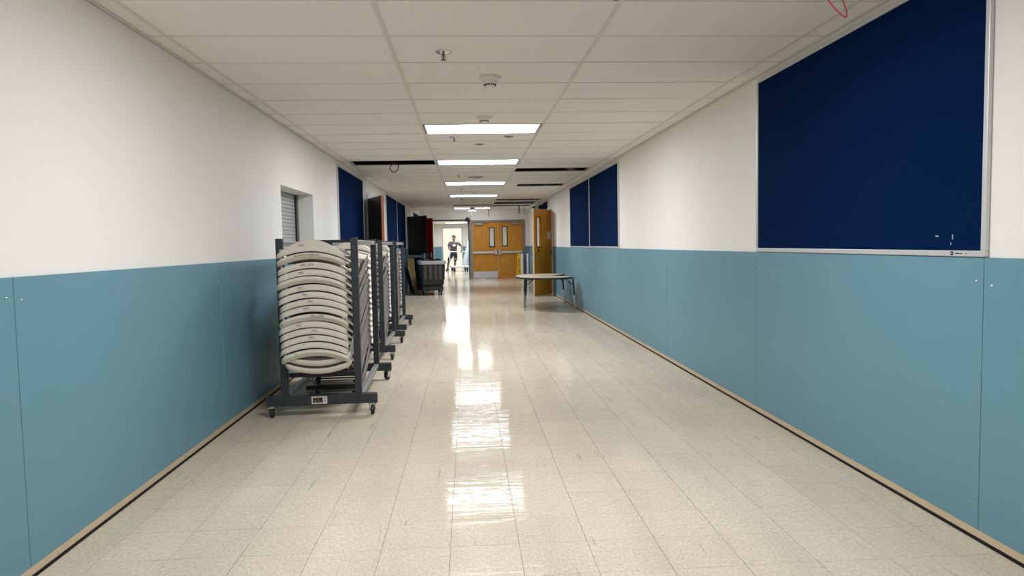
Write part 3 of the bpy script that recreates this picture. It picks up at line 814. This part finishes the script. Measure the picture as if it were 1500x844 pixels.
wm = MB().lathe([(.04,-.022),(.085,-.018),(.09,0),(.085,.018),(.04,.022)], n=18, axis='x').mesh('wheel', 'black_rubber', smooth=35)
for xx in (-.22, .22): link('wheel', wm, tb, (xx, -.36, .09)); link('wheel', wm, tb, (xx, .36, .09))
for xx in (-.22, .22):
    for yy in (-.36, .36): box('wheel_bracket', 'black_plastic', tb, xx-.04, xx+.04, yy-.05, yy+.05, .10, .15)

# boards leaning behind the bin, on the left wall
t = thing('leaning_panel', 'dark brown panel leaning on teal wall left of the trash bin', 'panel', (-1.50, 19.2, .0))
MB().bx(-.012, .012, -.35, .35, .0, .78).build('panel_face', 'dark_board', t, (.0, 0, .012), (0, -.26, .25), bevel=.003)
MB().bx(.010, .016, -.352, -.33, .25, .775).build('edge_strip', 'alu_frame', t, (.0, 0, .012), (0, -.26, .25))
MB().bx(-.06, .06, -.36, .30, 0, .05).build('foot_rail', 'dark_board', t, (.06, 0, 0), (0, 0, .25), bevel=.015)
t = MB().bx(-.018, .018, -.11, .11, 0, .97).build('plywood_board', 'khaki_board', None, (-1.56, 20.0, .004), (0, -.12, -.9), bevel=.003)
tag(t, 'narrow khaki board standing upright between dark panel and trash bin', 'board')
g = MB().bx(-.0185, .0185, -.108, .108, .30, .302).bx(-.0185, .0185, -.108, .108, .66, .662).build('ply_line', 'dark_board', t)

# ------------------------------------------------------------------ kidney table
tt = thing('activity_table', 'kidney-shaped folding table with black edge beside the open oak door', 'table', (1.60, 14.35, 0))
out = []
nn = 44
for i in range(nn):
    a = 2*PI*i/nn
    x, y = .66*math.cos(a), 1.02*math.sin(a)
    x = (abs(math.cos(a))**.8)*math.copysign(.60, math.cos(a)); y = (abs(math.sin(a))**.85)*math.copysign(1.02, math.sin(a))
    if x > 0: x = x*(0.88)+.02-.40*math.exp(-(y/.34)**2)*(x/.6)
    out.append((x-.02, y))
top = MB().prism(out, .632, .655).build('tabletop', 'table_laminate', tt, smooth=30)
cx = sum(p[0] for p in out)/nn
edge = MB()
ring_o = [(x*1.006+(x/abs(x) if x else 0)*.003, y*1.004) for x, y in out]
vs = []; fs = []
for (x, y), (x2, y2) in zip(out, ring_o): vs += [(x, y, .621), (x2, y2, .623), (x2, y2, .654), (x, y, .6565)]
for i in range(nn):
    j = (i+1) % nn
    for q in range(3): fs.append((i*4+q, j*4+q, j*4+q+1, i*4+q+1))
edge.add(vs, fs).build('edge_band', 'black_rubber', tt)
for (lx, ly) in ((-.44, .20), (-.48, -.58), (.45, .74), (.45, -.82)):
    sx_ = .02 if lx > 0 else -.02
    l = MB().tube([(lx-sx_, ly*.98, .632), (lx, ly, .30)], .017, 10).build('leg', 'black_plastic', tt, smooth=40)
    MB().tube([(lx, ly, .31), (lx+sx_*.9, ly*1.01, .02)], .0125, 10).build('leg_insert', 'chrome', l, smooth=40)
    MB().lathe([(.016,0),(.02,.004),(.018,.02),(.012,.024)], (lx+sx_*.95, ly*1.01, 0), n=10).build('glide', 'rail_steel', l, smooth=40)
    MB().tube([(lx-sx_, ly*.98, .50), (lx*.62, ly*.9, .625)], .008, 6).build('brace', 'black_plastic', l)
    box('mount_plate', 'black_plastic', l, lx*.58-.05, lx*1.0+.03 if lx > 0 else lx*.58+.05, ly*.95-.035, ly*.95+.035, .624, .632)

# ------------------------------------------------------------------ by the cross doors: sign, rolls, cord, debris
ws = thing('caution_sign', 'tall folded yellow caution sign leaning by the right oak door', 'sign', (1.955, 26.98, 0), (-.05, 0, 0))
MB().add([(-.10,0,0),(.10,0,0),(.10,.025,0),(-.10,.025,0),(-.05,0,.94),(.06,0,.94),(.06,.025,.94),(-.05,.025,.94)],
         [(3,2,1,0),(4,5,6,7),(0,1,5,4),(1,2,6,5),(2,3,7,6),(3,0,4,7)]).build('front_panel', 'yellow_plastic', ws, bevel=.006)
MB().add([(-.10,.03,0),(.10,.03,0),(.10,.055,0),(-.10,.055,0),(-.05,.03,.94),(.06,.03,.94),(.06,.055,.94),(-.05,.055,.94)],
         [(3,2,1,0),(4,5,6,7),(0,1,5,4),(1,2,6,5),(2,3,7,6),(3,0,4,7)]).build('rear_panel', 'yellow_plastic', ws, bevel=.006)
me = text_mesh('lettering', 'CAUTION', .145, 'black_rubber')
lt = link('lettering', me, ws, (.008, -.002, .40), (PI/2, 0, 0)); lt.rotation_euler = Euler((PI/2, PI/2, 0), 'XYZ')
lt.matrix_local = Matrix.Translation((.008, -.003, .42)) @ Matrix.Rotation(-PI/2, 4, 'Y') @ Matrix.Rotation(PI/2, 4, 'X')
for nm, xx, yy, r, m, lb in (('paper_roll', 2.085, 27.02, .055, 'white_vinyl', 'white roll of sheeting standing beside the yellow sign'), ('paper_roll', 2.295, 26.95, .045, 'white_vinyl', 'slimmer white roll standing in the right end corner')):
    t = thing(nm, lb, 'roll', (xx, yy, 0))
    MB().lathe([(r*.9,0),(r,.005),(r,.93),(r*.96,.935),(r*.35,.935),(r*.33,.90)], n=20).build('sheet', m, t, smooth=35)
    MB().lathe([(r*.33,.002),(r*.33,.94),(r*.22,.94),(r*.22,.9)], n=12).build('core', 'tan_strip', t, smooth=35)
pts = [(1.05+.9*u+.02*math.sin(9*u), 26.75+.10*math.sin(6*u)-.1*u, .012+.004*math.sin(20*u)) for u in [i/24 for i in range(25)]]
t = MB().tube(pts, .013, 6).build('extension_cord', 'orange_cord', None, smooth=60)
tag(t, 'orange cord lying on floor in front of right oak door', 'cord')
pts = [(1.23+.05*math.cos(a), 26.95, .10+.09*math.sin(a)) for a in [2*PI*i/16 for i in range(16)]]
t = MB().tube(pts, .008, 6, closed=True, up=(0,1,0)).build('cord_loop', 'orange_cord', None, smooth=60); tag(t, 'small brown cord loop propped at the seam of the oak doors', 'cord')
def crumple(name, cx, cy, w, d, h, m, label, cat, seed):
    r = random.Random(seed); n = 9; vs = []; fs = []
    for i in range(n):
        for j in range(n):
            u, v = i/(n-1)-.5, j/(n-1)-.5
            e = max(0, 1-(2*max(abs(u), abs(v)))**2)
            vs.append((cx+u*w+r.uniform(-.02,.02), cy+v*d+r.uniform(-.02,.02), .006+h*e*r.random()))
    for i in range(n-1):
        for j in range(n-1): fs.append((i*n+j, (i+1)*n+j, (i+1)*n+j+1, i*n+j+1))
    o = MB().add(vs, fs).build(name, m); md = o.modifiers.new('thickness', 'SOLIDIFY'); md.thickness = .003
    return tag(o, label, cat)
crumple('plastic_heap', -1.22, 31.5, .55, 2.4, .12, 'white_vinyl', 'crumpled pale plastic on floor beyond the open doorway', 'debris', 3)
crumple('plaster_scrap', .55, 26.8, .30, .12, .02, 'white_vinyl', 'small pale scrap on floor before left oak door', 'debris', 5)
# clear sheeting hanging in the hall beyond
vs = []; fs = []; nu, nv = 18, 12
for i in range(nu+1):
    for j in range(nv+1):
        u, v = i/nu, j/nv
        x = -.30*(1-v)*(1-u)+.30+u*(.55-.25*v)-.42*(1-v)
        vs.append((x, 38.6+.05*math.sin(u*14+v*2)+.5*v, .02+v*2.48))
for i in range(nu):
    for j in range(nv): fs.append((i*(nv+1)+j, (i+1)*(nv+1)+j, (i+1)*(nv+1)+j+1, i*(nv+1)+j+1))
o = MB().add(vs, fs).build('plastic_sheet', 'clear_sheet', smooth=60)
md = o.modifiers.new('thickness', 'SOLIDIFY'); md.thickness = .002
tag(o, 'translucent plastic sheeting hanging slantwise beyond the open doorway', 'plastic sheet')

# ------------------------------------------------------------------ ceiling fixtures and wires
def sprinkler(x, y, label):
    t = thing('sprinkler', label, 'sprinkler', (x, y, CZ), group='ceiling sprinklers')
    MB().lathe([(.050,.004),(.052,0),(.044,-.006),(.014,-.009)], n=18).build('escutcheon', 'chrome', t, smooth=40)
    MB().lathe([(.008,-.006),(.005,-.03),(.004,-.048)], n=10).tube([(-.009,0,-.02),(-.012,0,-.035),(-.003,0,-.048)], .0025, 6).tube([(.009,0,-.02),(.012,0,-.035),(.003,0,-.048)], .0025, 6).build('body', 'frame_dark', t, smooth=40)
    MB().lathe([(.004,-.046),(.017,-.049),(.017,-.051),(.003,-.052)], n=12).build('deflector', 'frame_dark', t, smooth=40)
for y, s in ((4.51, 'nearest'), (8.02, 'second nearest'), (12.28, 'third nearest'), (15.24, 'fourth nearest'), (18.61, 'farthest')):
    sprinkler(-.125, y, 'small metal ceiling sprinkler, %s of the row' % s)
def detector(x, y, label, big=1.0, vents=True, flat=1.0):
    t = thing('smoke_detector', label, 'smoke detector', (x, y, CZ)); b = big; t.scale = (1, 1, flat)
    MB().lathe([(.078*b,.002),(.080*b,-.008*b),(.074*b,-.020*b),(.058*b,-.026*b)], n=26).build('base', 'white_plastic', t, smooth=40)
    MB().lathe([(.056*b,-.024*b),(.050*b,-.050*b),(.040*b,-.056*b)], n=26).build('housing', 'white_plastic', t, smooth=40)
    if vents:
        sl = MB().bx(-.006*b,.006*b,-.002,.002,-.005*b,.005*b).mesh('vent_slot', 'black_gap')
        for i in range(14):
            a = 2*PI*i/14; link('vent_slot', sl, t, (.0425*b*math.cos(a), .0425*b*math.sin(a), -.0585*b), (0.3, 0, a+PI/2))
    MB().lathe([(.040*b,-.056*b),(.036*b,-.064*b),(.020*b,-.070*b),(.004*b,-.071*b)], n=20).build('cap', 'white_plastic', t, smooth=40)
detector(.188, 5.18, 'white smoke detector nearest the camera on the ceiling')
detector(.183, 6.78, 'white smoke detector just in front of the largest ceiling light', flat=.7)
detector(.17, 16.07, 'small white cone detector between the third and fourth ceiling lights', .9)
for x, y, lb in ((.49, 8.01, 'small dark round ceiling plate right of the second sprinkler'), (.17, 8.61, 'small dark round ceiling plate behind the largest ceiling light')):
    t = thing('ceiling_plate', lb, 'plate', (x, y, CZ))
    MB().lathe([(.055,.002),(.055,-.004),(.03,-.008),(.004,-.009)], n=20).build('disc', 'frame_gray', t, smooth=40)
    MB().lathe([(.012,-.007),(.012,-.012),(.003,-.014)], n=10).build('cap', 'frame_dark', t, smooth=40)
t = thing('ceiling_diffuser', 'flat round diffuser in front of the third ceiling light', 'vent', (.17, 12.75, CZ))
MB().lathe([(.15,.002),(.15,-.006),(.12,-.012),(.03,-.016)], n=28).build('plate', 'frame_gray', t, smooth=40)
MB().lathe([(.03,-.014),(.028,-.03),(.004,-.032)], n=14).build('stem', 'white_plastic', t, smooth=40)
t = thing('emergency_lamp', 'small white twin-head fixture between the halves of the farthest light', 'lamp', (.18, 24.0, CZ))
box('body', 'gray_rim', t, -.06, .06, -.05, .05, -.09, .0, bevel=.01)
for s in (-1, 1): MB().lathe([(.015,0),(.05,-.03),(.052,-.05),(.01,-.052)], (s*.09, -.02, -.04), n=14).build('lamp_head', 'frame_gray', t, smooth=40)
MB().tube([(-.02, .0, -.12), (-.03, .0, -.2), (-.04, .3, -.26)], .008, 6).build('cable', 'frame_gray', t)
def wire(name, pts, r, m, label, up=(0,0,1)):
    # smooth through Catmull-Rom
    P_ = [Vector(p) for p in pts]; q = []
    for i in range(len(P_)-1):
        p0, p1, p2, p3 = P_[max(i-1,0)], P_[i], P_[i+1], P_[min(i+2, len(P_)-1)]
        for s in range(6):
            u = s/6; q.append(.5*((2*p1)+(p2-p0)*u+(2*p0-5*p1+4*p2-p3)*u*u+(3*p1-p0-3*p2+p3)*u**3))
    q.append(P_[-1])
    return tag(MB().tube(q, r, 7, up=up).build(name, m, smooth=60), label, 'wire')
yp = 3.50
wire('cable_loop', [(1.80, yp+.02, 2.60), (1.82, yp, 2.53), (1.868, yp-.01, 2.46), (1.915, yp-.01, 2.425), (1.93, yp, 2.45), (1.91, yp+.01, 2.52), (1.87, yp+.02, 2.60)], .0042, 'pink_cord', 'pink cable loop hanging from ceiling above huge bulletin board')
yh = 10.45
wire('cable_coil', [(-1.06, yh, 2.62), (-1.075, yh, 2.52), (-1.11, yh, 2.46), (-1.07, yh, 2.40), (-1.01, yh, 2.42), (-.985, yh, 2.48), (-1.02, yh, 2.53), (-1.08, yh, 2.54), (-1.03, yh, 2.60)], .007, 'maroon_cord', 'dark red cable coil hanging from the left ceiling hole')
wire('hanging_wire', [(1.66, 22.4, 2.62), (1.655, 22.4, 2.45), (1.65, 22.4, 2.28)], .016, 'black_rubber', 'short thick black wire hanging before the right oak door')
wire('hanging_wire', [(1.82, 22.4, 2.60), (1.82, 22.4, 2.42), (1.825, 22.4, 2.26)], .008, 'frame_gray', 'thin grey wire hanging right of the thick black one')
wire('hanging_wire', [(.70, 22.9, 2.60), (.705, 22.9, 2.42), (.70, 22.9, 2.22)], .010, 'frame_dark', 'thin dark wire hanging above the left oak door')
t = thing('door_alarm', 'black round alarm bell at the corner of the open doorway', 'alarm', (.02, YE-.05, 2.28))
MB().lathe([(.03,0),(.085,-.01),(.09,-.04),(.05,-.06),(.005,-.065)], n=18, axis='y').build('bell', 'black_plastic', t, smooth=40)
box('mount', 'black_plastic', t, .0, .06, -.05, .02, -.18, -.06, bevel=.01)
t = thing('wall_sensor', 'tiny dark sensor high on the right wall past the door', 'sensor', (XR2-.012, 25.2, 2.18))
MB().lathe([(.04,0),(.04,.015),(.02,.025),(.002,.026)], n=12).build('dome', 'frame_dark', t, rot=(0, -PI/2, 0), smooth=40)
box('plate', 'white_plastic', t, -.002, .002, -.05, .05, -.05, .05)
# rods showing inside the open ceiling grid
rod = MB().tube([(TX[2], 24.9, 2.60), (2.3, 24.9, 2.60)], .02, 6).build('conduit', 'frame_dark'); tag(rod, 'dark conduit crossing the open ceiling before the oak doors', 'pipe')
box('strap', 'frame_dark', rod, 1.4, 1.43, 24.88, 24.92, 2.58, 2.95)
rod = MB().tube([(.85, 11.66, 2.585), (1.4, 11.70, 2.575), (1.98, 11.64, 2.59)], .012, 6).build('conduit', 'rail_steel'); tag(rod, 'grey flexible conduit inside the right-hand ceiling hole', 'pipe')
box('strap', 'frame_dark', rod, 1.38, 1.40, 11.68, 11.72, 2.57, 2.95)

# ------------------------------------------------------------------ the person and the platform cart
def skin(name, pts, edges, root, m, parent, sub=2):
    names_ = list(pts); me = bpy.data.meshes.new(name)
    me.from_pydata([pts[k][0] for k in names_], [(names_.index(a), names_.index(b)) for a, b in edges], [])
    o = link(name, me, parent)
    o.modifiers.new('skin', 'SKIN'); sd = o.modifiers.new('sub', 'SUBSURF'); sd.levels = sub; sd.render_levels = sub
    for i, k in enumerate(names_):
        r = pts[k][1]; r = r if isinstance(r, tuple) else (r, r)
        me.skin_vertices[0].data[i].radius = r; me.skin_vertices[0].data[i].use_root = (k == root)
    me.materials.append(MATS[m])
    for p in me.polygons: p.use_smooth = True
    o.modifiers['skin'].use_smooth_shade = True
    return o
PY = 36.0
pr = thing('person', 'person in grey T-shirt and black shorts pushing a white cart', 'person', (-.74, PY, 0))
J = {  # local x, y, z (faces -y, towards the cart)
 'pelvis': ((.02, .03, .93), .115), 'waist': ((.015, .0, 1.06), (.12, .095)), 'chest': ((.02, -.05, 1.28), (.15, .11)), 'neckb': ((.035, -.08, 1.46), .075),
 'neck': ((.04, -.10, 1.53), .052), 'jaw': ((.045, -.125, 1.60), (.062, .075)), 'skull': ((.045, -.115, 1.69), (.078, .095)), 'crown': ((.045, -.105, 1.755), (.062, .075)),
 'shL': ((.235, -.06, 1.425), .062), 'elL': ((.43, -.10, 1.235), .043), 'wrL': ((.415, -.36, 1.02), .029), 'haL': ((.40, -.44, .99), (.04, .022)),
 'shR': ((-.17, -.06, 1.43), .062), 'elR': ((-.235, -.06, 1.17), .043), 'wrR': ((-.14, -.34, 1.02), .029), 'haR': ((-.11, -.43, .99), (.04, .022)),
 'hipL': ((.125, .03, .87), .092), 'knL': ((.085, -.05, .48), .058), 'caL': ((.07, .0, .33), .056), 'anL': ((.055, .03, .10), .037), 'toL': ((.06, -.14, .045), (.04, .03)),
 'hipR': ((-.085, .04, .87), .092), 'knR': ((-.25, .14, .48), .058), 'caR': ((-.285, .24, .32), .056), 'anR': ((-.31, .34, .11), .037), 'toR': ((-.37, .20, .045), (.04, .03))}
E_ = [('pelvis','waist'),('waist','chest'),('chest','neckb'),('neckb','neck'),('neck','jaw'),('jaw','skull'),('skull','crown'),
      ('chest','shL'),('shL','elL'),('elL','wrL'),('wrL','haL'),('chest','shR'),('shR','elR'),('elR','wrR'),('wrR','haR'),
      ('pelvis','hipL'),('hipL','knL'),('knL','caL'),('caL','anL'),('anL','toL'),('pelvis','hipR'),('hipR','knR'),('knR','caR'),('caR','anR'),('anR','toR')]
for sd_, sg in (('L', 1), ('R', -1)):                       # five curled fingers on each hand
    h = Vector(J['ha'+sd_][0])
    for q, (dx, ln) in enumerate(((-.030, .060), (-.010, .070), (.010, .066), (.030, .052))):
        J['f%s%da' % (sd_, q)] = (tuple(h+Vector((dx, -.035, -.004))), .010)
        J['f%s%db' % (sd_, q)] = (tuple(h+Vector((dx, -.035-ln*.55, -.022))), .009)
        J['f%s%dc' % (sd_, q)] = (tuple(h+Vector((dx, -.030-ln*.35, -.058))), .008)
        E_ += [('ha'+sd_, 'f%s%da' % (sd_, q)), ('f%s%da' % (sd_, q), 'f%s%db' % (sd_, q)), ('f%s%db' % (sd_, q), 'f%s%dc' % (sd_, q))]
    J['t%sa' % sd_] = (tuple(h+Vector((-sg*.045, .0, -.012))), .011); J['t%sb' % sd_] = (tuple(h+Vector((-sg*.055, -.04, -.035))), .009)
    E_ += [('ha'+sd_, 't%sa' % sd_), ('t%sa' % sd_, 't%sb' % sd_)]
body = skin('body', J, E_, 'pelvis', 'skin', pr)
# face
fx, fy, fz = .045, -.205, 1.675
for s in (-1, 1):
    MB().lathe([(.002,-.008),(.010,-.005),(.012,0),(.010,.005),(.002,.008)], (fx+s*.032, fy+.012, fz), n=10, axis='y').build('eye', 'label_white', body, smooth=60)
    MB().lathe([(.0055,-.002),(.001,-.003)], (fx+s*.032, fy+.004, fz), n=8, axis='y').build('pupil', 'black_rubber', body)
    MB().lathe([(.004,-.012),(.026,-.006),(.028,.004),(.010,.01)], (fx+s*.082, -.11, 1.665), n=12, axis='x').build('ear', 'skin', body, smooth=60)
    box('eyebrow', 'hair_black', body, fx+s*.032-.018, fx+s*.032+.018, fy+.002, fy+.012, fz+.02, fz+.027, bevel=.002)
MB().add([(fx-.014,fy+.012,1.632),(fx+.014,fy+.012,1.632),(fx,fy-.022,1.634),(fx,fy+.004,1.685)], [(0,1,2),(0,2,3),(2,1,3),(1,0,3)]).build('nose', 'skin', body)
box('mouth', 'maroon_cord', body, fx-.022, fx+.022, fy+.008, fy+.022, 1.603, 1.611, bevel=.003)
hv = MB().lathe([(.088,1.675),(.092,1.72),(.084,1.765),(.058,1.80),(.02,1.815)], (.045, -.10, 0), n=20)
hv.v = [(x, (y+.10)*1.12-.088, z+(.03 if y < -.15 and z < 1.69 else 0)) for x, y, z in hv.v]
hv.build('hair', 'hair_black', pr, smooth=60)
JS = {'hem': ((.02,.02,.86), (.175,.135)), 'waist': ((.015,0,1.06), (.165,.13)), 'chest': ((.02,-.05,1.29), (.185,.14)), 'neckb': ((.035,-.075,1.45), (.10,.09)), 'col': ((.037,-.085,1.49), (.068,.066)),
      'shL': ((.235,-.06,1.425), .082), 'slL': ((.345,-.085,1.32), .075), 'slL2': ((.37,-.09,1.295), .072),
      'shR': ((-.17,-.06,1.43), .082), 'slR': ((-.225,-.06,1.27), .075), 'slR2': ((-.232,-.06,1.235), .072)}
skin('t_shirt', JS, [('hem','waist'),('waist','chest'),('chest','neckb'),('neckb','col'),('chest','shL'),('shL','slL'),('slL','slL2'),('chest','shR'),('shR','slR'),('slR','slR2')], 'waist', 'shirt_gray', pr)
box('shirt_print', 'shirt_print', pr, -.02, .13, -.232, -.222, 1.25, 1.33, bevel=.01)
JP = {'pel': ((.02,.03,.90), (.145,.125)), 'wst': ((.018,.02,.97), (.14,.115)), 'hL': ((.125,.03,.84), .118), 'kL': ((.09,-.04,.53), .096), 'kL2': ((.088,-.044,.50), .094),
      'hR': ((-.085,.04,.84), .118), 'kR': ((-.235,.125,.53), .096), 'kR2': ((-.247,.134,.50), .094)}
skin('shorts', JP, [('pel','wst'),('pel','hL'),('hL','kL'),('kL','kL2'),('pel','hR'),('hR','kR'),('kR','kR2')], 'pel', 'cloth_black', pr)
for s, a, b in (('L', (.055,.05,0), (.062,-.16,0)), ('R', (-.30,.36,0), (-.385,.17,0))):
    A, B = Vector(a), Vector(b); d_ = (B-A); w_ = Vector((-d_.y, d_.x, 0)).normalized()
    rings = []
    for u, hw, hh in ((-.12,.028,.06),(0,.045,.115),(.3,.047,.10),(.65,.052,.07),(.95,.045,.05),(1.08,.02,.03)):
        c = A+d_*u
        rings.append([tuple(c+w_*hw*sx2+Vector((0,0,z_))) for sx2, z_ in ((-1,.004),(1,.004),(1.02,hh*.45),(.6,hh),(-.6,hh),(-1.02,hh*.45))])
    loft(rings).build('shoe', 'cloth_black', pr, smooth=60)
pc = thing('platform_cart', 'white platform cart with tube handle pushed by the person', 'cart', (-.42, 35.0, 0), (0, 0, .13))
box('deck', 'cart_white', pc, -.46, .46, -.55, .55, .205, .27, bevel=.012)
MB().tube([(-.43, .50, .27), (-.43, .53, .94), (-.40, .535, .975), (.40, .535, .975), (.43, .53, .94), (.43, .50, .27)], .019, 10).build('handle', 'cart_white', pc, smooth=50)
MB().tube([(-.43, .51, .60), (.43, .51, .60)], .014, 8).build('handle_brace', 'cart_white', pc, smooth=50)
wm = MB().lathe([(.06,-.032),(.096,-.028),(.10,0),(.096,.028),(.06,.032)], n=16, axis='x').mesh('wheel', 'black_rubber', smooth=35)
fk = MB().bx(-.045,-.03,-.03,.03,.08,.2).bx(.03,.045,-.03,.03,.08,.2).bx(-.05,.05,-.05,.05,.19,.205).mesh('caster', 'rail_steel')
for xx in (-.33, .33):
    for yy in (-.42, .42):
        c = link('caster', fk, pc, (xx, yy, 0)); link('wheel', wm, c, (0, 0, .10))
